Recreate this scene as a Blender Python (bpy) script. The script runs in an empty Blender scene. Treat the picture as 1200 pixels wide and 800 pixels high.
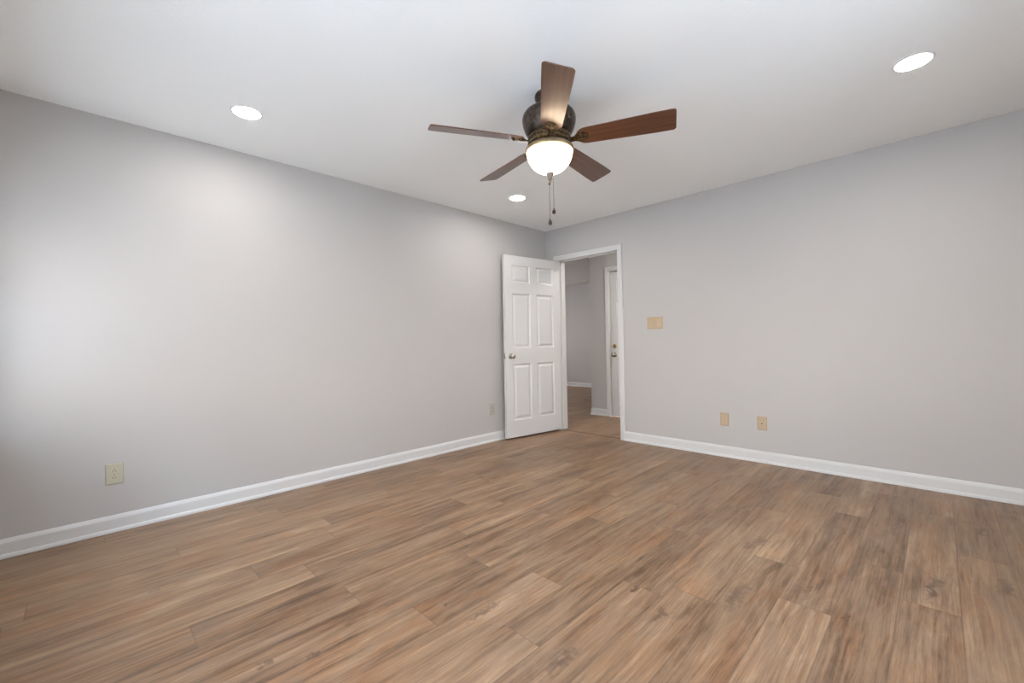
import bpy, bmesh, math, random
from mathutils import Vector, Matrix
random.seed(7)
C = bpy.context.scene
D = bpy.data
PI = math.pi
H = 2.44                     # ceiling height
RX, RY = 4.02, -4.55         # far extents of the room (x to the right wall, y to the back wall)

# ------------------------------------------------------------------ camera
cam_d = D.cameras.new('camera'); cam = D.objects.new('camera', cam_d); C.collection.objects.link(cam)
cam_d.sensor_fit = 'HORIZONTAL'; cam_d.sensor_width = 36.0; cam_d.lens = 504.5 * 36 / 1200; cam_d.clip_start = 0.02
yaw, pitch, roll = .7811, .0039, -.0193
F = Vector((-math.sin(yaw) * math.cos(pitch), math.cos(yaw) * math.cos(pitch), math.sin(pitch)))
r0 = Vector((math.cos(yaw), math.sin(yaw), 0)); u0 = r0.cross(F)
rr = r0 * math.cos(roll) + u0 * math.sin(roll); uu = -r0 * math.sin(roll) + u0 * math.cos(roll)
cam.matrix_world = Matrix(((rr.x, uu.x, -F.x, 3.464), (rr.y, uu.y, -F.y, -4.115), (rr.z, uu.z, -F.z, 1.0613), (0, 0, 0, 1)))
C.camera = cam

# ------------------------------------------------------------------ world, sun, exposure
W = D.worlds.new('sky'); C.world = W; W.use_nodes = True
wn = W.node_tree; wn.nodes.clear()
wo = wn.nodes.new('ShaderNodeOutputWorld'); wb = wn.nodes.new('ShaderNodeBackground')
wg = wn.nodes.new('ShaderNodeTexCoord'); ws = wn.nodes.new('ShaderNodeSeparateXYZ'); wr = wn.nodes.new('ShaderNodeValToRGB')
wn.links.new(wg.outputs['Generated'], ws.inputs[0]); wn.links.new(ws.outputs['Z'], wr.inputs[0])
wr.color_ramp.elements[0].color = (1.0, .985, .955, 1); wr.color_ramp.elements[1].color = (.62, .76, 1.0, 1)
wn.links.new(wr.outputs[0], wb.inputs[0]); wb.inputs[1].default_value = 9.5
wn.links.new(wb.outputs[0], wo.inputs[0])
sd = D.lights.new('sun', 'SUN'); sd.energy = 0.65; sd.angle = math.radians(11); sd.color = (.55, .82, 1)
sun = D.objects.new('sun', sd); C.collection.objects.link(sun)
sun.rotation_euler = Vector((-1, .42, -.67)).to_track_quat('-Z', 'Y').to_euler(); sun.location = (6, -8, 6)
LAMP = 125.0                  # radiance of the recessed lamps
BOWL = 7.5                   # radiance of the fan's glass bowl
C.view_settings.view_transform = 'Standard'; C.view_settings.look = 'None'
C.view_settings.gamma = 1; C.view_settings.use_curve_mapping = False; C.view_settings.exposure = 0.45
C.cycles.use_denoising = True; C.cycles.max_bounces = 12; C.cycles.diffuse_bounces = 8

# ------------------------------------------------------------------ node helpers
def new_mat(name):
    m = D.materials.new(name); m.use_nodes = True
    return m, m.node_tree, m.node_tree.nodes['Principled BSDF']

class N:
    def __init__(s, nt): s.nt = nt
    def put(s, sock, v):
        if hasattr(v, 'is_linked') or hasattr(v, 'links'): s.nt.links.new(v, sock)
        else: sock.default_value = v
    def m(s, op, a, b=0.0, c=0.0, clamp=False):
        n = s.nt.nodes.new('ShaderNodeMath'); n.operation = op; n.use_clamp = clamp
        s.put(n.inputs[0], a); s.put(n.inputs[1], b); s.put(n.inputs[2], c); return n.outputs[0]
    def comb(s, x, y, z=0.0):
        n = s.nt.nodes.new('ShaderNodeCombineXYZ'); s.put(n.inputs[0], x); s.put(n.inputs[1], y); s.put(n.inputs[2], z); return n.outputs[0]
    def sep(s, v):
        n = s.nt.nodes.new('ShaderNodeSeparateXYZ'); s.put(n.inputs[0], v); return n.outputs
    def noise(s, v, scale=1.0, detail=4.0, rough=.5, dist=0.0):
        n = s.nt.nodes.new('ShaderNodeTexNoise'); s.put(n.inputs['Vector'], v); n.inputs['Scale'].default_value = scale
        n.inputs['Detail'].default_value = detail; n.inputs['Roughness'].default_value = rough; n.inputs['Distortion'].default_value = dist
        return n.outputs['Fac']
    def ramp(s, f, stops, interp='LINEAR'):
        n = s.nt.nodes.new('ShaderNodeValToRGB'); s.put(n.inputs[0], f); cr = n.color_ramp; cr.interpolation = interp
        while len(cr.elements) < len(stops): cr.elements.new(.5)
        for e, (p, c) in zip(cr.elements, stops):
            e.position = p; e.color = (c[0], c[1], c[2], 1)
        return n.outputs[0]
    def mix(s, f, a, b, mode='MIX'):
        n = s.nt.nodes.new('ShaderNodeMix'); n.data_type = 'RGBA'; n.blend_type = mode
        s.put(n.inputs[0], f); s.put(n.inputs[6], a if not isinstance(a, tuple) else (*a, 1)); s.put(n.inputs[7], b if not isinstance(b, tuple) else (*b, 1))
        return n.outputs[2]
    def bump(s, h, strength=.3, dist=.01):
        n = s.nt.nodes.new('ShaderNodeBump'); s.put(n.inputs['Height'], h); n.inputs['Strength'].default_value = strength; n.inputs['Distance'].default_value = dist
        return n.outputs[0]
    def coord(s, k='Object'):
        return s.nt.nodes.new('ShaderNodeTexCoord').outputs[k]

def paint(name, col, rough=.55, bump_scale=220, bump=.04, var=.012):
    m, nt, b = new_mat(name); n = N(nt); o = n.coord()
    f = n.noise(o, 1.3, 3)
    c2 = tuple(min(1, x * (1 + var)) for x in col); c1 = tuple(x * (1 - var) for x in col)
    nt.links.new(n.ramp(f, [(.3, c1), (.7, c2)]), b.inputs['Base Color'])
    b.inputs['Roughness'].default_value = rough
    nt.links.new(n.bump(n.noise(o, bump_scale, 3), bump, .002), b.inputs['Normal'])
    return m

M = {}
M['wall'] = paint('warm_grey_wall_paint', (.474, .458, .446), .6)
M['trim'] = paint('white_semigloss_paint', (.62, .618, .61), .32, 90, .02, .006)
M['door'] = paint('white_door_paint', (.60, .594, .585), .38, 120, .03, .006)

def ceiling_mat():
    m, nt, b = new_mat('textured_white_ceiling'); n = N(nt); o = n.coord()
    b.inputs['Base Color'].default_value = (.91, .93, .92, 1); b.inputs['Roughness'].default_value = .85
    warp = n.noise(o, 9, 3)
    v = nt.nodes.new('ShaderNodeVectorMath'); v.operation = 'ADD'
    nt.links.new(o, v.inputs[0]); nt.links.new(n.comb(warp, n.noise(o, 7, 3), 0.0), v.inputs[1])
    ridges = n.noise(v.outputs[0], 17, 5, .62, 1.2)
    h = n.ramp(ridges, [(.46, (0, 0, 0)), (.56, (1, 1, 1)), (.68, (.35, .35, .35))])
    patch = n.ramp(n.noise(o, 2.2, 2), [(.40, (.25, .25, .25)), (.62, (1, 1, 1))])
    hh = n.m('MULTIPLY', h, patch)
    nt.links.new(n.bump(hh, .20, .004), b.inputs['Normal'])
    return m
M['ceiling'] = ceiling_mat()

PW, PL = .1755, 1.22
def floor_mat():
    m, nt, b = new_mat('oak_look_vinyl_plank'); n = N(nt)
    uv = nt.nodes.new('ShaderNodeUVMap'); uv.uv_map = 'plank_uv'
    at = nt.nodes.new('ShaderNodeAttribute'); at.attribute_name = 'plank_id'; at.attribute_type = 'GEOMETRY'
    u, v, _ = n.sep(uv.outputs[0]); r1, r2, r3 = n.sep(at.outputs['Vector'])
    U = n.m('MULTIPLY_ADD', r1, 31.7, u); V = n.m('MULTIPLY_ADD', r2, 57.3, v); Z = n.m('MULTIPLY', r3, 19.0)
    def st(a, bb): return n.comb(n.m('MULTIPLY', U, a), n.m('MULTIPLY', V, bb), Z)
    wav = n.noise(st(6, 1.4), 1, 2)                       # makes the grain wander
    Uw = n.m('MULTIPLY_ADD', wav, .045, U)
    def sw(a, bb): return n.comb(n.m('MULTIPLY', Uw, a), n.m('MULTIPLY', V, bb), Z)
    broad = n.noise(sw(17, 1.3), 1, 3, .55)
    streak = n.noise(sw(62, 1.7), 1, 5, .65)
    fine = n.noise(sw(210, 7), 1, 4, .7)
    cloud = n.noise(st(10, 2.6), 1, 6, .68, .5)
    t = n.m('ADD', n.m('MULTIPLY', broad, .36), n.m('ADD', n.m('MULTIPLY', streak, .36), n.m('MULTIPLY', fine, .28)))
    t = n.m('MULTIPLY_ADD', n.m('SUBTRACT', cloud, .5), .36, t)
    t = n.m('MULTIPLY_ADD', n.m('SUBTRACT', r3, .5), .085, t)
    col = n.ramp(t, [(.30, (.078, .039, .019)), (.40, (.150, .084, .043)), (.475, (.230, .136, .075)), (.55, (.292, .180, .102)), (.70, (.45, .302, .186))])
    tint = n.noise(st(7, 2.4), 1, 4, .6, .5)
    warm = n.ramp(tint, [(.50, (0, 0, 0)), (.66, (1, 1, 1))])
    col = n.mix(n.m('MULTIPLY', warm, .60), col, (1.0, .76, .54), 'MULTIPLY')
    grey = n.ramp(n.noise(st(6, 2.3), 1.4, 4, .6, .5), [(.50, (0, 0, 0)), (.68, (1, 1, 1))])
    col = n.mix(n.m('MULTIPLY', grey, .30), col, (.25, .18, .125))
    # small knots and flecks
    vo = nt.nodes.new('ShaderNodeTexVoronoi'); nt.links.new(sw(5.5, 1.7), vo.inputs['Vector']); vo.inputs['Scale'].default_value = 1
    kn = n.ramp(n.m('MULTIPLY_ADD', n.m('SUBTRACT', streak, .5), .12, vo.outputs['Distance']), [(.02, (1, 1, 1)), (.075, (0, 0, 0))])
    col = n.mix(n.m('MULTIPLY', kn, .55), col, (.10, .058, .036))
    # printed knots, each at its place on its board: (x, y, half width, half length, strength)
    o = n.coord(); ox, oy, _ = n.sep(o)
    nx = n.m('MULTIPLY_ADD', n.m('SUBTRACT', n.noise(o, 16, 4, .65), .5), .11, ox)
    ny = n.m('MULTIPLY_ADD', n.m('SUBTRACT', n.noise(o, 11, 4, .65), .5), .30, oy)
    marks = [(3.425, -1.62, .018, .13, .8), (3.44, -1.52, .03, .05, .5), (3.645, -1.40, .030, .11, .75), (3.61, -.67, .022, .09, .6), (2.857, -2.22, .030, .16, .65),
             (2.014, -3.047, .012, .025, .8), (2.162, -2.99, .022, .11, .7), (2.556, -2.99, .018, .10, .8), (2.522, -2.424, .010, .025, .8), (2.679, -2.55, .020, .07, .6),
             (3.059, -1.96, .012, .07, .6), (2.79, -1.60, .030, .07, .5), (1.834, -3.684, .02, .03, .6), (1.916, -3.553, .018, .03, .6), (.986, -3.891, .014, .02, .6),
             (2.515, -1.70, .014, .10, .5), (3.198, -2.112, .010, .010, .8), (2.765, -1.73, .035, .03, .5), (3.50, -.62, .03, .10, .4), (3.10, -.33, .02, .06, .4)]
    acc = 0.0
    for (mx, my, sx, sy, k) in marks:
        a = n.m('DIVIDE', n.m('SUBTRACT', nx, mx), sx); c = n.m('DIVIDE', n.m('SUBTRACT', ny, my), sy)
        dd = n.m('ADD', n.m('MULTIPLY', a, a), n.m('MULTIPLY', c, c))
        acc = n.m('MAXIMUM', acc, n.m('MULTIPLY', n.m('SUBTRACT', 1.0, dd, clamp=True), k))
    col = n.mix(n.m('MULTIPLY', acc, n.m('MULTIPLY_ADD', streak, 1.2, .35, clamp=True)), col, (.075, .040, .024))
    # bevelled plank edges: dark hairline
    e = n.m('MINIMUM', n.m('MINIMUM', u, n.m('SUBTRACT', PW, u)), n.m('MINIMUM', v, n.m('SUBTRACT', PL, v)))
    seam = n.ramp(n.m('DIVIDE', e, .004, clamp=True), [(.15, (1, 1, 1)), (.75, (0, 0, 0))])
    col = n.mix(n.m('MULTIPLY', seam, .62), col, (.13, .08, .052))
    nt.links.new(col, b.inputs['Base Color'])
    rg = n.m('MULTIPLY_ADD', streak, .16, .31)
    nt.links.new(rg, b.inputs['Roughness']); b.inputs['Specular IOR Level'].default_value = .5
    hgt = n.m('SUBTRACT', n.m('MULTIPLY_ADD', streak, .5, n.m('MULTIPLY', fine, .5)), n.m('MULTIPLY', seam, .8))
    nt.links.new(n.bump(hgt, .12, .0015), b.inputs['Normal'])
    return m
M['floor'] = floor_mat()

def wood_mat(name, dark, light, rough=.3, coat=.3):
    m, nt, b = new_mat(name); n = N(nt); o = n.coord(); x, y, z = n.sep(o)
    g = n.noise(n.comb(n.m('MULTIPLY', x, 2.2), n.m('MULTIPLY', y, 48.0), n.m('MULTIPLY', z, 20)), 1, 5, .6, .4)
    f = n.noise(n.comb(n.m('MULTIPLY', x, 9), n.m('MULTIPLY', y, 260.0), 0.0), 1, 3, .6)
    t = n.m('ADD', n.m('MULTIPLY', g, .75), n.m('MULTIPLY', f, .25))
    nt.links.new(n.ramp(t, [(.30, dark), (.68, light)]), b.inputs['Base Color'])
    b.inputs['Roughness'].default_value = rough; b.inputs['Coat Weight'].default_value = coat; b.inputs['Coat Roughness'].default_value = .18
    return m
M['blade'] = wood_mat('walnut_blade', (.040, .012, .007), (.160, .062, .030), .34, .40)

def metal(name, col, rough=.35, met=1.0, mottled=None, scale=30, bump=.1):
    m, nt, b = new_mat(name); n = N(nt); o = n.coord()
    b.inputs['Metallic'].default_value = met; b.inputs['Roughness'].default_value = rough
    if mottled:
        nt.links.new(n.ramp(n.noise(o, scale, 4, .6), [(.40, col), (.62, mottled)]), b.inputs['Base Color'])
        nt.links.new(n.bump(n.noise(o, scale * 1.5, 4), bump, .002), b.inputs['Normal'])
    else:
        nt.links.new(n.mix(n.noise(o, 60, 2), col, tuple(min(1, c * 1.1) for c in col)), b.inputs['Base Color'])
    return m
M['bronze'] = metal('oil_rubbed_bronze', (.040, .034, .030), .30, .8, (.10, .075, .058), 55, .30)
M['antique'] = metal('antique_brass', (.055, .036, .020), .38, .85, (.19, .13, .07), 70, .2)
M['brass'] = metal('aged_brass_rim', (.34, .26, .15), .45, .8, (.44, .35, .22), 50, .05)
M['nickel'] = metal('satin_nickel', (.50, .47, .43), .25)
M['polished_brass'] = metal('polished_brass', (.75, .55, .22), .2)
M['pewter'] = metal('pewter_finial', (.20, .17, .145), .6, .7)
M['chain'] = metal('bead_chain_metal', (.09, .075, .06), .35, .9)
M['darkwood'] = wood_mat('dark_wood_pull', (.018, .011, .008), (.035, .022, .015), .5, .0)

def plastic(name, col, rough=.4):
    m, nt, b = new_mat(name); n = N(nt); o = n.coord()
    nt.links.new(n.mix(n.noise(o, 25, 2), col, tuple(c * .96 for c in col)), b.inputs['Base Color'])
    b.inputs['Roughness'].default_value = rough
    return m
M['almond'] = plastic('almond_plastic', (.47, .36, .235)); M['almond_light'] = plastic('light_almond_plastic', (.52, .41, .28))
M['ivory'] = plastic('pale_ivory_plastic', (.47, .45, .34)); M['ivory_light'] = plastic('pale_ivory_face', (.51, .49, .38))
M['painted_plate'] = plastic('wall_toned_plate', (.43, .405, .35))
M['slot'] = plastic('dark_slot', (.03, .026, .02)); M['white'] = plastic('white_enamel', (.85, .85, .85), .35)
M['screw'] = metal('plate_screw', (.45, .38, .26), .4)
M['strip'] = plastic('brown_floor_strip', (.075, .046, .030), .45)

def emit(name, col, s, col2=None):
    m, nt, b = new_mat(name); n = N(nt)
    b.inputs['Base Color'].default_value = (*col, 1); b.inputs['Roughness'].default_value = .3
    b.inputs['Emission Color'].default_value = (*col, 1); b.inputs['Emission Strength'].default_value = s
    if col2:
        nt.links.new(n.mix(n.noise(n.coord(), 14, 3, .5, .8), col, col2), b.inputs['Emission Color'])
    return m
M['lens'] = emit('recessed_lamp_lens', (1, .965, .92), LAMP)
M['bowl'] = emit('frosted_glass_lit', (1, .80, .57), BOWL, (1, .76, .52))
def glass_mat():
    m, nt, b = new_mat('window_glass'); nt.nodes.remove(b)
    t = nt.nodes.new('ShaderNodeBsdfTransparent'); g = nt.nodes.new('ShaderNodeBsdfGlossy'); g.inputs['Roughness'].default_value = .02
    fr = nt.nodes.new('ShaderNodeFresnel'); nn = N(nt); bf = nt.nodes.new('ShaderNodeNewGeometry').outputs['Backfacing']; nt.links.new(nn.m('MULTIPLY_ADD', bf, 1 / 1.45 - 1.45, 1.45), fr.inputs[0]); mx = nt.nodes.new('ShaderNodeMixShader')
    nt.links.new(fr.outputs[0], mx.inputs[0]); nt.links.new(t.outputs[0], mx.inputs[1]); nt.links.new(g.outputs[0], mx.inputs[2])
    nt.links.new(mx.outputs[0], nt.nodes['Material Output'].inputs[0]); return m
M['glass'] = glass_mat()
def ground_mat():
    m, nt, b = new_mat('pale_bounce_ground'); n = N(nt)  # kept pale so it throws daylight up onto the ceiling
    nt.links.new(n.ramp(n.noise(n.coord(), 3, 5), [(.3, (.62, .625, .61)), (.7, (.70, .705, .69))]), b.inputs['Base Color']); b.inputs['Roughness'].default_value = .9
    return m
M['ground_bounce'] = ground_mat()

# ------------------------------------------------------------------ mesh helpers
def obj(name, bm, mat, parent=None, smooth=False, loc=None, rot=None):
    me = D.meshes.new(name); bmesh.ops.recalc_face_normals(bm, faces=bm.faces); bm.to_mesh(me); bm.free()
    if smooth:
        for p in me.polygons: p.use_smooth = True
        me.set_sharp_from_angle(angle=math.radians(38))
    o = D.objects.new(name, me); C.collection.objects.link(o)
    for mm in (mat if isinstance(mat, (list, tuple)) else [mat]): me.materials.append(mm)
    if parent: o.parent = parent
    if loc: o.location = loc
    if rot: o.rotation_euler = rot
    return o
def tag(o, label=None, cat=None, group=None, kind=None):
    for k, v in (('label', label), ('category', cat), ('group', group), ('kind', kind)):
        if v: o[k] = v
    return o
def empty(name, loc=(0, 0, 0), rot=(0, 0, 0), parent=None):
    o = D.objects.new(name, None); C.collection.objects.link(o); o.location = loc; o.rotation_euler = rot; o.empty_display_size = .1
    if parent: o.parent = parent
    return o
def box(bm, a, b, bev=0.0, seg=2):
    r = bmesh.ops.create_cube(bm, size=1.0); vs = r['verts']
    for v in vs:
        v.co = Vector([(a[i] + b[i]) / 2 + v.co[i] * abs(b[i] - a[i]) for i in range(3)])
    if bev:
        es = list({e for v in vs for e in v.link_edges})
        bmesh.ops.bevel(bm, geom=es, offset=bev, segments=seg, affect='EDGES', clamp_overlap=True)
def lathe(bm, prof, seg=48, org=(0, 0, 0), axis='Z'):
    rings = []
    def P(r, h, a):
        c, s = r * math.cos(a), r * math.sin(a)
        q = {'Z': (c, s, h), 'X': (h, c, s), 'Y': (s, h, c)}[axis]
        return Vector(q) + Vector(org)
    for r, h in prof:
        if r < 1e-6: rings.append([bm.verts.new(P(0, h, 0))])
        else: rings.append([bm.verts.new(P(r, h, 2 * PI * i / seg)) for i in range(seg)])
    for A, B in zip(rings, rings[1:]):
        for i in range(seg):
            j = (i + 1) % seg
            if len(A) == 1 and len(B) == 1: continue
            if len(A) == 1: bm.faces.new((A[0], B[i], B[j]))
            elif len(B) == 1: bm.faces.new((A[i], A[j], B[0]))
            else: bm.faces.new((A[i], A[j], B[j], B[i]))
def prism(bm, poly, h0, h1, f):
    """extrude the 2-D polygon between h0 and h1; f(p, q, h) gives the 3-D point"""
    A = [bm.verts.new(f(p, q, h0)) for p, q in poly]; B = [bm.verts.new(f(p, q, h1)) for p, q in poly]
    bm.faces.new(A); bm.faces.new(B[::-1]); k = len(poly)
    for i in range(k):
        bm.faces.new((A[i], A[(i + 1) % k], B[(i + 1) % k], B[i]))
def wall(name, rects):
    bm = bmesh.new()
    for a, b in rects: box(bm, a, b)
    return tag(obj(name, bm, M['wall']), kind='structure')

# ------------------------------------------------------------------ room shell
T = .125
OX0, OX1, OZ = .178, 1.027, 2.062      # rough opening of the bedroom doorway
HX0, HX1, HY = .148, 1.00, 1.17        # opening of the hall door, face of the hall wall
WX0, WX1, WZ0, WZ1 = .26, .90, .74, 1.84
V0, V1, VZ0, VZ1 = -2.8, -2.0, .60, 2.08   # opening of the added fill window in the right wall
UX0, UX1 = 1.75, 3.85                   # opening of the added fill window in the back wall
FARX, FARY = -4.2, 4.27

def build_floor():
    bm = bmesh.new(); uvl = bm.loops.layers.uv.new('plank_uv'); cl = bm.faces.layers.float_vector.new('plank_id')
    known = {19: -1.79, 17: -2.105, 16: -1.79, 15: -2.325, 13: -1.773, 12: -2.64, 9: -3.30, 14: -1.20, 18: -2.75, 20: -2.35, 11: -1.95, 10: -2.75}
    k0 = int(math.floor((FARX - .2) / PW)); k1 = int(math.ceil((RX + .15) / PW))
    for k in range(k0, k1):
        x0 = -.0015 + k * PW
        y = known.get(k, random.uniform(-PL, 0)); y -= math.ceil((y - (RY - .15)) / PL) * PL
        while y < FARY + .15:
            lo, hi = max(y, RY - .14), min(y + PL, FARY + .14)
            if hi > lo:
                vs = [bm.verts.new(p) for p in ((x0, lo, 0), (x0 + PW, lo, 0), (x0 + PW, hi, 0), (x0, hi, 0))]
                f = bm.faces.new(vs)
                f[cl] = Vector((random.random(), random.random(), random.random()))
                for l in f.loops: l[uvl].uv = (l.vert.co.x - x0, l.vert.co.y - y)
            y += PL
    # slab under the boards
    a, b = (k0 * PW, RY - .14, -.12), (k1 * PW, FARY + .14, -.002)
    n0 = len(bm.faces); box(bm, a, b)
    me = D.meshes.new('floor'); bm.to_mesh(me); bm.free(); me.materials.append(M['floor'])
    o = D.objects.new('floor', me); C.collection.objects.link(o); return tag(o, kind='structure')
build_floor()
bm = bmesh.new(); box(bm, (FARX - .14, RY - .14, H), (RX + .14, FARY + .14, H + .12))
tag(obj('ceiling', bm, M['ceiling']), kind='structure')

wall('wall_left', [((-T, RY - .14, 0), (0, T, H))])
wall('wall_front', [((-T * 0, 0, 0), (OX0, T, H)), ((OX1, 0, 0), (RX + .14, T, H)), ((OX0, 0, OZ), (OX1, T, H))])
wall('wall_right', [((RX, RY - .14, 0), (RX + .14, V0, H)), ((RX, V1, 0), (RX + .14, 0, H)), ((RX, V0, 0), (RX + .14, V1, VZ0)), ((RX, V0, VZ1), (RX + .14, V1, H))])
wall('wall_back', [((0, RY - .14, 0), (WX0, RY, H)), ((WX1, RY - .14, 0), (UX0, RY, H)), ((UX1, RY - .14, 0), (RX, RY, H)), ((UX0, RY - .14, 0), (UX1, RY, VZ0)), ((UX0, RY - .14, VZ1), (UX1, RY, H)), ((WX0, RY - .14, 0), (WX1, RY, WZ0)), ((WX0, RY - .14, WZ1), (WX1, RY, H))])
wall('wall_hall', [((-.16, HY, 0), (HX0, HY + .12, H)), ((HX1, HY, 0), (RX + .14, HY + .12, H)), ((HX0, HY, 2.062), (HX1, HY + .12, H)), ((-.16, HY + .12, 0), (-.04, FARY, H))])
wall('wall_hall_far', [((FARX - .14, FARY, 0), (-.04, FARY + .12, H))])
wall('wall_hall_left', [((FARX - .14, 0, 0), (FARX, 2.2, H)), ((FARX - .14, 3.0, 0), (FARX, FARY, H)), ((FARX - .14, 2.2, 0), (FARX, 3.0, .9)), ((FARX - .14, 2.2, 2.0), (FARX, 3.0, H)), ((FARX, 0, 0), (-T, T, H))])
wall('wall_hall_end', [((RX + .02, T, 0), (RX + .14, HY, H))])

# baseboards: board with an eased cap and a quarter-round shoe at the floor
BP = [(0, .097), (.003, .096), (.007, .090), (.0105, .082), (.0125, .076), (.0125, .021), (.0165, .0205), (.0205, .017), (.0235, .011), (.0245, .004), (.0245, 0), (0, 0)]
def baseboard(name, runs, parent=None):
    bm = bmesh.new()
    for kind, c, a, b, s in runs:      # 'Y' runs along y on plane x=c facing s ; 'X' runs along x on plane y=c facing s
        if kind == 'Y': prism(bm, BP, a, b, lambda p, q, h: (c + s * p, h, q))
        else: prism(bm, BP, a, b, lambda p, q, h: (h, c + s * p, q))
    return tag(obj(name, bm, M['trim']), kind='structure')
CW = .057
baseboard('baseboard_left', [('Y', 0, RY, 0, 1)])
baseboard('baseboard_front', [('X', 0, .023, .135, -1), ('X', 0, 1.067, RX, -1)])
baseboard('baseboard_right', [('Y', RX, RY, -.0, -1)])
baseboard('baseboard_back', [('X', RY, .023, RX - .023, 1)])
baseboard('baseboard_hall', [('X', HY, -.16, HX0 - .04, -1), ('X', HY, HX1 + .04, RX, -1), ('Y', -.16, HY - .0, FARY, -1)])
baseboard('baseboard_hall_far', [('X', FARY, FARX, -.183, -1)])
baseboard('baseboard_hall_near', [('X', T, FARX, .12, 1), ('X', T, 1.08, RX, 1)])

# thin dark joint strip in the floor of the doorway
bm = bmesh.new(); prism(bm, [(-.010, 0), (-.007, .0022), (.007, .0022), (.010, 0)], .199, 1.009, lambda p, q, h: (h, .030 + p, q))
tag(obj('trim_1', bm, M['strip']), kind='structure')

# ------------------------------------------------------------------ doors
# casing profile across its width: w from the inner edge, t out of the wall
CP = [(0, 0), (0, .008), (.004, .011), (.012, .0115), (.030, .0145), (.044, .0165), (.052, .0165), (.057, .012), (.057, 0)]
def casing(bm, x0, x1, zt, y, s):
    """mitred casing around an opening x0..x1, height zt, on the wall plane y facing s"""
    def pt(w, t, corner):
        X = {0: x0 - w, 1: x0 - w, 2: x1 + w, 3: x1 + w}[corner]; Z = {0: 0, 1: zt + w, 2: zt + w, 3: 0}[corner]
        return (X, y + s * t, Z)
    R = [[bm.verts.new(pt(w, t, c)) for w, t in CP] for c in range(4)]
    k = len(CP)
    for a, b in zip(R, R[1:]):
        for i in range(k): bm.faces.new((a[i], a[(i + 1) % k], b[(i + 1) % k], b[i]))
    bm.faces.new(R[0]); bm.faces.new(R[3][::-1])
def jamb(bm, x0, x1, zt, ya, yb, stop_y):
    t = .018
    box(bm, (x0 - t, ya, 0), (x0, yb, zt)); box(bm, (x1, ya, 0), (x1 + t, yb, zt)); box(bm, (x0 - t, ya, zt), (x1 + t, yb, zt + t))
    s0, s1 = stop_y
    box(bm, (x0, s0, 0), (x0 + .011, s1, zt)); box(bm, (x1 - .011, s0, 0), (x1, s1, zt)); box(bm, (x0 + .011, s0, zt - .011), (x1 - .011, s1, zt))

def panel_leaf(bm, w, h, t, z0):
    """six-panel leaf, hinge edge at x=0, thickness 0..t along y"""
    px = [(.100, .360), (.450, .710)] if w > .79 else [(.100, .35), (.44, .69)]
    pz = [(.205, .830), (1.003, 1.615), (1.735, 1.930)]
    xs = [0, px[0][0], px[0][1], px[1][0], px[1][1], w]; zs = [z0, pz[0][0], pz[0][1], pz[1][0], pz[1][1], pz[2][0], pz[2][1], h]
    rings = [(0, 0), (.004, .0050), (.010, .0105), (.018, .0120), (.024, .0120), (.042, .0035), (.046, .003)]
    for side in (0, 1):
        def Y(d): return d if side == 0 else t - d
        for i in range(5):
            for j in range(7):
                a, b, c, d = xs[i], xs[i + 1], zs[j], zs[j + 1]
                if i in (1, 3) and j in (1, 3, 5):
                    prev = None
                    for ins, dep in rings:
                        q = [bm.verts.new((X, Y(dep), Z)) for X, Z in ((a + ins, c + ins), (b - ins, c + ins), (b - ins, d - ins), (a + ins, d - ins))]
                        if prev:
                            for k in range(4): bm.faces.new((prev[k], prev[(k + 1) % 4], q[(k + 1) % 4], q[k]))
                        prev = q
                    bm.faces.new(prev)
                else:
                    bm.faces.new([bm.verts.new((X, Y(0), Z)) for X, Z in ((a, c), (b, c), (b, d), (a, d))])
    for (X0, Z0, X1, Z1) in ((0, z0, w, z0), (w, z0, w, h), (w, h, 0, h), (0, h, 0, z0)):
        bm.faces.new([bm.verts.new(p) for p in ((X0, 0, Z0), (X1, 0, Z1), (X1, t, Z1), (X0, t, Z0))])
    bmesh.ops.remove_doubles(bm, verts=bm.verts, dist=1e-5)

KNOB = [(0, 0), (.032, 0), (.033, .003), (.030, .008), (.020, .010), (.0135, .013), (.012, .022), (.0125, .030), (.017, .035), (.0245, .041), (.0275, .049), (.0265, .057), (.021, .0635), (.010, .067), (0, .0675)]
def knob_bm(y, s, x, z, prof=KNOB):
    bm = bmesh.new(); lathe(bm, [(r, s * h) for r, h in prof], 32, (x, y, z), 'Y'); return bm
def hinge(parent, z, x=-.004, y=-.008):
    bm = bmesh.new(); lathe(bm, [(0, -.046), (.0065, -.046), (.0065, .046), (.004, .050), (0, .051)], 12, (x, y, z))
    box(bm, (-.0012, 0.0, z - .044), (.0006, .030, z + .044))
    return obj('hinge', bm, M['nickel'], parent, True)

# bedroom door: frame in the wall, leaf swung back towards the left wall
d1 = tag(empty('door_1', (0, 0, 0)), kind='structure')
bm = bmesh.new(); casing(bm, .193, 1.012, 2.047, 0, -1); casing(bm, .193, 1.012, 2.047, T, 1); obj('casing', bm, M['trim'], d1)
bm = bmesh.new(); jamb(bm, .196, 1.009, 2.044, 0, T, (.040, .075)); obj('jamb', bm, M['trim'], d1)
# strike plate in the right jamb
bm = bmesh.new(); box(bm, (1.0075, .008, .89), (1.0088, .034, .95), .0006, 1); obj('strike_plate', bm, M['nickel'], d1)
LW = .810
leaf_e = panel = bmesh.new(); panel_leaf(panel, LW, 2.036, .035, .019)
ang = math.atan2(-.832 + .012, .096 - .222)     # direction of the open leaf
leaf = obj('door_leaf', panel, M['door'], d1)
# local x along the leaf, local y away from the visible face
leaf.location = (.222, -.022, 0); leaf.rotation_euler = (0, 0, ang)
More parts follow.
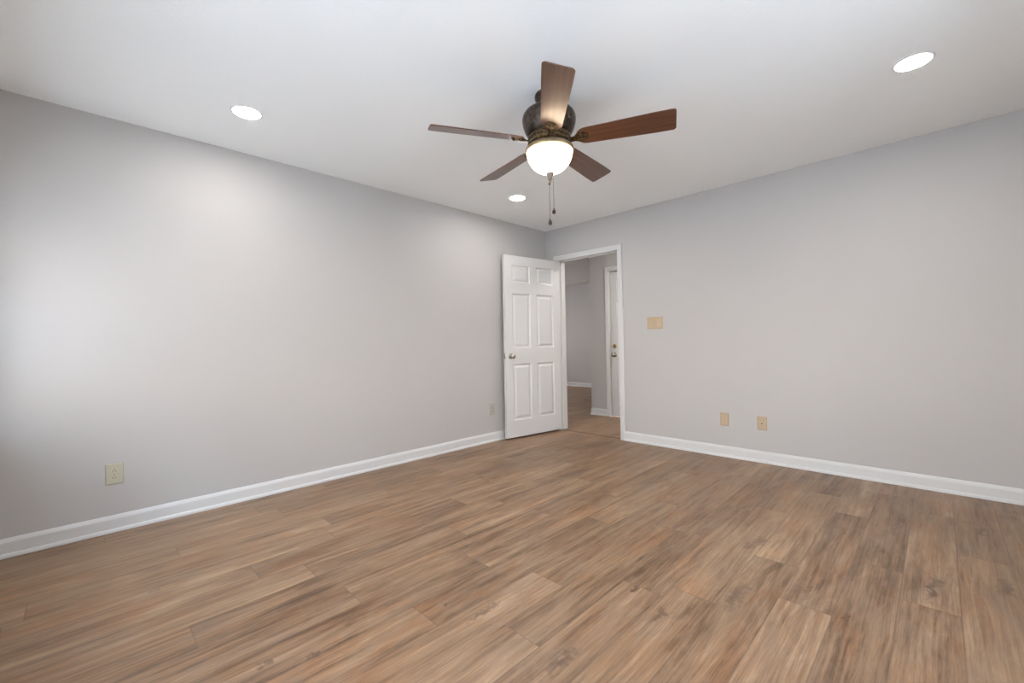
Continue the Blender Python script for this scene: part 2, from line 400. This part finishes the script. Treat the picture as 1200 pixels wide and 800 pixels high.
# with this rotation local +y points to (-sin, cos) = towards the room's +x side, so shift the leaf behind its visible face
leaf.location = Vector((.222, -.022, 0)) - Vector((-math.sin(ang), math.cos(ang), 0)) * .035
obj('door_knob', knob_bm(.035, 1, LW - .070, .918), M['nickel'], leaf, True)
obj('door_knob', knob_bm(0, -1, LW - .070, .918, [(r, h * .88) for r, h in KNOB]), M['nickel'], leaf, True)
bm = bmesh.new(); box(bm, (LW - .0006, .0045, .888), (LW + .0012, .0305, .948), .0008, 1); box(bm, (LW, .011, .910), (LW + .010, .024, .927), .002, 2)
obj('latch_plate', bm, M['nickel'], leaf)
for z in (.22, 1.02, 1.83):
    hinge(leaf, z)

# hall door, shut
d2 = tag(empty('door_2', (0, 0, 0)), kind='structure')
bm = bmesh.new(); casing(bm, HX0 + .018, HX1 - .018, 2.047, HY, -1); obj('casing', bm, M['trim'], d2)
bm = bmesh.new(); jamb(bm, HX0 + .018, HX1 - .018, 2.044, HY, HY + .12, (HY + .062, HY + .09)); obj('jamb', bm, M['trim'], d2)
bm = bmesh.new(); panel_leaf(bm, .803, 2.034, .035, .010)
leaf2 = obj('door_leaf', bm, M['door'], d2, loc=(HX1 - .0205, HY + .060, 0), rot=(0, 0, PI))
obj('door_knob', knob_bm(.035, 1, .808 - .058, .872), M['nickel'], leaf2, True)
DB = [(0, 0), (.031, 0), (.031, .006), (.026, .013), (.014, .015), (.013, .024), (.015, .026), (.014, .030), (0, .031)]
obj('deadbolt', knob_bm(.035, 1, .808 - .058, .990, DB), M['polished_brass'], leaf2, True)

# ------------------------------------------------------------------ windows (unseen: one read from the wall's light, the rest added for daylight)
def window(name, loc, rz, w, z0, z1, zm):
    """double-hung window; local x runs along the wall from 0 to w, local y points into the room, wall face at y=0"""
    r = tag(empty(name, loc, (0, 0, rz)), kind='structure'); t = .022
    bm = bmesh.new()
    box(bm, (0, -.135, z0), (t, 0, z1)); box(bm, (w - t, -.135, z0), (w, 0, z1)); box(bm, (t, -.135, z1 - t), (w - t, 0, z1)); box(bm, (t, -.135, z0), (w - t, 0, z0 + t))
    obj('window_frame', bm, M['trim'], r)
    bm = bmesh.new()
    box(bm, (-.06, 0, z0 - .005), (w + .06, .05, z0 + .018), .004, 2); box(bm, (-.05, 0, z0 - .075), (w + .05, .014, z0 - .006), .003, 1)
    box(bm, (-.052, 0, z0 + .018), (.004, .015, z1 + .052), .003, 1); box(bm, (w - .004, 0, z0 + .018), (w + .052, .015, z1 + .052), .003, 1)
    box(bm, (0, 0, z1 - .004), (w, .015, z1 + .052), .003, 1)
    obj('window_trim', bm, M['trim'], r)
    for (za, zb, yy) in ((z0 + t, zm + .02, -.07), (zm - .02, z1 - t, -.105)):
        bm = bmesh.new(); a, b = t, w - t; q = .038
        box(bm, (a, yy, za), (a + q, yy + .03, zb)); box(bm, (b - q, yy, za), (b, yy + .03, zb)); box(bm, (a + q, yy, za), (b - q, yy + .03, za + q)); box(bm, (a + q, yy, zb - q), (b - q, yy + .03, zb))
        s = obj('sash', bm, M['trim'], r)
        bm = bmesh.new(); box(bm, (a + q - .004, yy + .013, za + q - .004), (b - q + .004, yy + .017, zb - q + .004)); obj('pane', bm, M['glass'], s)
window('window_1', (WX0, RY, 0), 0, WX1 - WX0, WZ0, WZ1, 1.27)
window('fill_window_2', (RX, V0, 0), PI / 2, V1 - V0, VZ0, VZ1, (VZ0 + VZ1) / 2)  # unseen, added to fill the room and ceiling with daylight
window('fill_window_3', (UX0, RY, 0), 0, UX1 - UX0, VZ0, VZ1, (VZ0 + VZ1) / 2)  # unseen, added behind the camera to light the front wall
window('fill_window_4', (FARX, 3.0, 0), -PI / 2, .8, .9, 2.0, 1.45)  # unseen, added to brighten the far end of the hall
bm = bmesh.new(); box(bm, (-30, -34, -.30), (34, 34, -.25)); tag(obj('bounce_ground', bm, M['ground_bounce']), kind='structure')  # unseen ground, added as a bright reflector below the windows

# ------------------------------------------------------------------ recessed ceiling lights
def downlight(x, y, label, power=True):
    r = empty('recessed_light', (x, y, H)); tag(r, label, 'ceiling light', 'recessed lights in the ceiling')
    bm = bmesh.new(); lathe(bm, [(.0695, -.0020), (.071, -.0032), (.079, -.0026), (.083, 0), (.0695, 0), (.0695, -.0020)], 48); obj('trim_ring', bm, M['white'], r, True)
    bm = bmesh.new(); lathe(bm, [(0, -.0034), (.03, -.0034), (.055, -.0032), (.066, -.0030), (.0695, -.0022)], 48); obj('lens', bm, M['lens'], r, True)
    return r
downlight(.608, -3.404, 'round lit recessed light near the left wall, left of the ceiling fan')
downlight(.640, -1.157, 'small lit recessed light below the fan, nearest the open door corner')
downlight(3.395, -1.130, 'round lit recessed light above the right-hand wall, right of the fan')

def hall_fill(x, y, label, power):  # hidden lamps added to brighten the hall walls
    r = empty('hall_fill_light', (x, y, H)); tag(r, label, 'ceiling light', 'added fill lights in the hall')
    bm = bmesh.new(); lathe(bm, [(0, 0), (.15, 0), (.155, -.01), (.15, -.022), (.14, -.024)], 40); obj('fill_base', bm, M['white'], r, True)
    bm = bmesh.new(); lathe(bm, [(.139, -.022), (.13, -.05), (.09, -.075), (.04, -.088), (0, -.09)], 40); obj('fill_shade', bm, emit('hall_fill_glow', (1, .94, .89), power), r, True)
hall_fill(-3.3, 2.2, 'unseen added fill light in the room at the far end of the hall', 95.0)
hall_fill(1.32, .64, 'unseen added fill light in the hall beyond the open doorway', 75.0)

# ------------------------------------------------------------------ ceiling fan
FX, FY = 1.946, -2.259
fan = empty('ceiling_fan', (FX, FY, H))
tag(fan, 'five-blade dark bronze ceiling fan with brown wooden blades and a lit glass bowl', 'ceiling fan')
def zz(p): return [(r, z - H) for r, z in p]
bm = bmesh.new(); lathe(bm, zz([(0, 2.4399), (.066, 2.4399), (.074, 2.434), (.077, 2.425), (.076, 2.412), (.068, 2.396), (.050, 2.384), (.030, 2.379), (0, 2.379)]), 48)
obj('canopy', bm, M['bronze'], fan, True)
bm = bmesh.new(); lathe(bm, zz([(0, 2.382), (.016, 2.382), (.016, 2.366), (.026, 2.364), (.028, 2.352), (0, 2.352)]), 32); obj('downrod', bm, M['bronze'], fan, True)
bm = bmesh.new(); lathe(bm, zz([(0, 2.360), (.040, 2.360), (.075, 2.357), (.110, 2.347), (.134, 2.331), (.145, 2.314), (.149, 2.296), (.146, 2.270), (.137, 2.240), (.125, 2.217), (.116, 2.205), (.110, 2.200), (0, 2.200)]), 64)
obj('motor_housing', bm, M['bronze'], fan, True)
bm = bmesh.new(); lathe(bm, zz([(0, 2.204), (.112, 2.204), (.118, 2.198), (.119, 2.186), (.113, 2.180), (.113, 2.172), (.120, 2.166), (.121, 2.156), (.112, 2.150), (0, 2.150)]), 64)
obj('switch_housing', bm, M['antique'], fan, True)
bm = bmesh.new(); lathe(bm, zz([(.100, 2.152), (.114, 2.150), (.123, 2.143), (.132, 2.133), (.135, 2.124), (.1335, 2.117), (.128, 2.115), (.126, 2.120), (.100, 2.146)]), 64)
obj('light_fitter', bm, M['brass'], fan, True)
bp = [(.1275, 2.121)]
for k in range(1, 19):
    a = PI / 2 * k / 18; bp.append((.1275 * math.cos(a) ** .92 if k < 18 else 0, 2.121 - .122 * math.sin(a)))
bm = bmesh.new(); lathe(bm, zz(bp), 64); obj('glass_bowl', bm, M['bowl'], fan, True)
bm = bmesh.new(); lathe(bm, zz([(0, 2.006), (.010, 2.006), (.021, 2.001), (.022, 1.996), (.016, 1.986), (.012, 1.976), (.011, 1.968), (.006, 1.966), (.0065, 1.958), (.003, 1.955), (.004, 1.948), (0, 1.946)]), 32)
obj('finial', bm, M['pewter'], fan, True)
def pull_chain(dx, dy, z0, z1, ks):
    bm = bmesh.new(); z = z0
    while z > z1 + ks * .030:
        bmesh.ops.create_icosphere(bm, subdivisions=1, radius=.0019, matrix=Matrix.Translation((dx, dy, z - H))); z -= .0048
    lathe(bm, [(0, z0 + .002 - H), (.0006, z0 + .002 - H), (.0006, z1 + ks * .028 - H), (0, z1 + ks * .028 - H)], 6, (dx, dy, 0))
    ch = obj('pull_chain', bm, M['chain'], fan, True)
    bm = bmesh.new(); lathe(bm, [(0, z1 + ks * .036 - H), (.0035 * ks, z1 + ks * .034 - H), (.0045 * ks, z1 + ks * .027 - H), (.0095 * ks, z1 + ks * .018 - H), (.0105 * ks, z1 + ks * .010 - H), (.0065 * ks, z1 + ks * .002 - H), (0, z1 - H)], 20, (dx, dy, 0))
    obj('pull_knob', bm, M['darkwood'], ch, True)
pull_chain(-.003, -.002, 1.955, 1.712, 1.0)
pull_chain(.014, .012, 1.975, 1.772, .95)
bm = bmesh.new(); lathe(bm, [(0, .0), (.0045, .0), (.006, -.006), (.0035, -.012), (0, -.013)], 16, (-.003, -.002, 1.9465 - H)); obj('chain_bell', bm, M['chain'], fan, True)

# blades: local x outwards from the blade's root
PITCH = math.radians(16)
def blade_outline():
    L0, L1 = 0.0, .510; pts = []
    def hw(x):  # half width
        u = x / L1; return .054 + .017 * min(1, u * 1.15)
    # root arc, side, rounded tip corners, side
    top = []
    for k in range(0, 9):
        a = PI / 2 * k / 8; top.append((.050 - .050 * math.cos(a), hw(.05) * math.sin(a)))
    for x in (.12, .2, .3, .4): top.append((x, hw(x)))
    rc = .016
    for k in range(0, 6):
        a = PI / 2 * k / 5; top.append((L1 - rc + rc * math.sin(a), hw(L1) - rc + rc * math.cos(a)))
    bot = [(x, -y) for x, y in reversed(top)]
    out = top + bot[:-1] if abs(top[0][1]) < 1e-9 else top + bot
    return out
def make_blade():
    bm = bmesh.new(); prism(bm, blade_outline(), -.003, .003, lambda p, q, h: (p, q, h))
    bmesh.ops.bevel(bm, geom=[e for e in bm.edges if abs(e.verts[0].co.z - e.verts[1].co.z) < 1e-6], offset=.0012, segments=1, affect='EDGES')
    bl = obj('blade', bm, M['blade'])
    # blade iron: arm from the housing and a cast oval medallion under the blade's root
    bm = bmesh.new()
    sec = [(-.050, .020, .0), (-.035, .015, -.010), (-.018, .014, -.010), (-.004, .016, -.008), (.006, .022, -.0075)]
    prev = None
    for x, w, z in sec:
        q = [bm.verts.new(p) for p in ((x, -w, z - .004), (x, w, z - .004), (x, w, z + .004), (x, -w, z + .004))]
        if prev:
            for k in range(4): bm.faces.new((prev[k], prev[(k + 1) % 4], q[(k + 1) % 4], q[k]))
        else: bm.faces.new(q)
        prev = q
    bm.faces.new(prev[::-1])
    def oval(rx, ry, x, z0, z1):
        n_ = 32; P = [(x + rx * math.cos(2 * PI * i / n_), ry * math.sin(2 * PI * i / n_)) for i in range(n_)]
        prism(bm, P, z0, z1, lambda p, q, h: (p, q, h))
    oval(.040, .034, .030, -.0075, -.003); oval(.033, .027, .030, -.011, -.0075); oval(.018, .013, .030, -.015, -.011)
    for k in range(8):
        a = 2 * PI * k / 8
        mt = Matrix.Translation((.030 + .027 * math.cos(a), .0215 * math.sin(a), -.0105)) @ Matrix.Rotation(a, 4, 'Z') @ Matrix.Diagonal((1.0, .5, .5, 1))
        bmesh.ops.create_uvsphere(bm, u_segments=10, v_segments=6, radius=.0085, matrix=mt)
    br = obj('blade_bracket', bm, M['antique'], bl, True)
    bm = bmesh.new()
    for (x, y) in ((.030, .0),):
        mt = Matrix.Translation((x, y, .0035)) @ Matrix.Diagonal((1, 1, .5, 1)); bmesh.ops.create_uvsphere(bm, u_segments=10, v_segments=6, radius=.004, matrix=mt)
    sc = obj('blade_screw', bm, M['antique'], bl, True)
    return bl, [br, sc]
bl0, kids0 = make_blade()
PH = .438
for i in range(5):
    if i == 0: bl, kids = bl0, kids0
    else:
        bl = bl0.copy(); C.collection.objects.link(bl); 
        for kk in kids0:
            c = kk.copy(); C.collection.objects.link(c); c.parent = bl
    a = PH + i * 2 * PI / 5
    bl.parent = fan
    m_ = Matrix.Rotation(a, 4, 'Z') @ Matrix.Translation((.150, 0, 2.175 - H)) @ Matrix.Rotation(-PITCH, 4, 'X')
    bl.matrix_local = m_

# ------------------------------------------------------------------ wall plates
def plate(bm, w, h, t=.006):
    """plate centred on the origin in the x-z plane, standing out along -y"""
    R = [(0, 0, 0), (0, 0, .002), (.004, .004, .0055), (.006, .006, t)]
    prev = None
    for ix, iz, d in R:
        q = [bm.verts.new(p) for p in ((-w / 2 + ix, -d, -h / 2 + iz), (w / 2 - ix, -d, -h / 2 + iz), (w / 2 - ix, -d, h / 2 - iz), (-w / 2 + ix, -d, h / 2 - iz))]
        if prev:
            for k in range(4): bm.faces.new((prev[k], prev[(k + 1) % 4], q[(k + 1) % 4], q[k]))
        prev = q
    bm.faces.new(prev)
def screws(parent, pts, mat):
    for x, z in pts:
        bm = bmesh.new(); lathe(bm, [(0, -.0072), (.0028, -.0070), (.0034, -.006), (.0034, -.0055)], 14, (x, 0, z), 'Y'); obj('screw', bm, mat, parent, True)
def receptacle(parent, z, mat, inverted=False):
    bm = bmesh.new(); P = []
    for k in range(28):
        a = 2 * PI * k / 28; P.append((.0172 * math.cos(a), max(-.0135, min(.0135, .0172 * math.sin(a))) + z))
    prism(bm, P, -.0058, -.0078, lambda p, q, h: (p, h, q)); o = obj('socket_face', bm, mat, parent)
    bm = bmesh.new(); s = -1 if inverted else 1
    box(bm, (-.0082, -.0082, z + s * .0045 - .0045), (-.0052, -.0076, z + s * .0045 + .0045)); box(bm, (.0052, -.0082, z + s * .0045 - .004), (.0082, -.0076, z + s * .0045 + .004))
    lathe(bm, [(.0028, -.0076), (.0028, -.0082), (0, -.0082)], 12, (0, 0, z - s * .0072), 'Y'); obj('slots', bm, M['slot'], o)
# triple switch plate on the right-hand wall
sp = empty('switch_plate', (1.4255, 0, 1.239)); tag(sp, 'almond three-gang switch plate on the wall right of the doorway', 'light switch')
bm = bmesh.new(); plate(bm, .168, .122); obj('cover_plate', bm, M['almond'], sp)
for x in (-.046, 0):
    bm = bmesh.new(); box(bm, (x - .0055, -.0072, -.0125), (x + .0055, -.0058, .0125), .0005, 1)
    tg = obj('toggle_surround', bm, M['almond_light'], sp)
    bm = bmesh.new(); prism(bm, [(-.0058, -.004), (-.0058, .0045), (-.0185, .0095), (-.019, .0055)], x - .0042, x + .0042, lambda p, q, h: (h, p, q)); obj('toggle', bm, M['almond_light'], tg)
bm = bmesh.new(); box(bm, (.046 - .0165, -.0078, -.033), (.046 + .0165, -.0058, .033), .0008, 1); sl = obj('slide_control', bm, M['almond_light'], sp)
bm = bmesh.new(); box(bm, (.046 - .003, -.0082, -.024), (.046 + .003, -.0077, .024)); box(bm, (.046 - .007, -.0145, .002), (.046 + .007, -.0079, .012), .001, 1); obj('slider', bm, M['almond'], sl)
screws(sp, [(-.046, .030), (-.046, -.030), (0, .030), (0, -.030)], M['screw'])

# duplex outlets
def outlet(name, loc, rz, w, h, mats, label, inverted=False):
    r = empty(name, loc, (0, 0, rz)); tag(r, label, 'wall outlet')
    bm = bmesh.new(); plate(bm, w, h); obj('cover_plate', bm, mats[0], r)
    for z in (.0195, -.0195): receptacle(r, z, mats[1], inverted)
    screws(r, [(0, 0)], M['screw']); return r
outlet('wall_outlet', (0, -3.971, .338), PI / 2, .080, .122, (M['ivory'], M['ivory_light']), 'pale ivory duplex outlet low on the left wall, near the left edge', True)
outlet('wall_outlet', (0, -.948, .342), PI / 2, .074, .116, (M['painted_plate'], M['painted_plate']), 'small outlet low on the left wall just left of the open door')
outlet('wall_outlet', (2.075, 0, .337), 0, .075, .116, (M['almond'], M['almond_light']), 'almond duplex outlet low on the right-hand wall, left of the jack plate')
jp = empty('jack_plate', (2.379, 0, .335)); tag(jp, 'almond jack plate with one dark hole, right of the almond outlet', 'wall jack')
bm = bmesh.new(); plate(bm, .075, .118); obj('cover_plate', bm, M['almond'], jp)
bm = bmesh.new(); box(bm, (-.009, -.0085, -.010), (.009, -.0058, .009), .0008, 1); jj = obj('jack', bm, M['almond_light'], jp)
bm = bmesh.new(); box(bm, (-.0055, -.0092, -.006), (.0055, -.0084, .004)); obj('jack_hole', bm, M['slot'], jj)
screws(jp, [(0, .042), (0, -.042)], M['screw'])
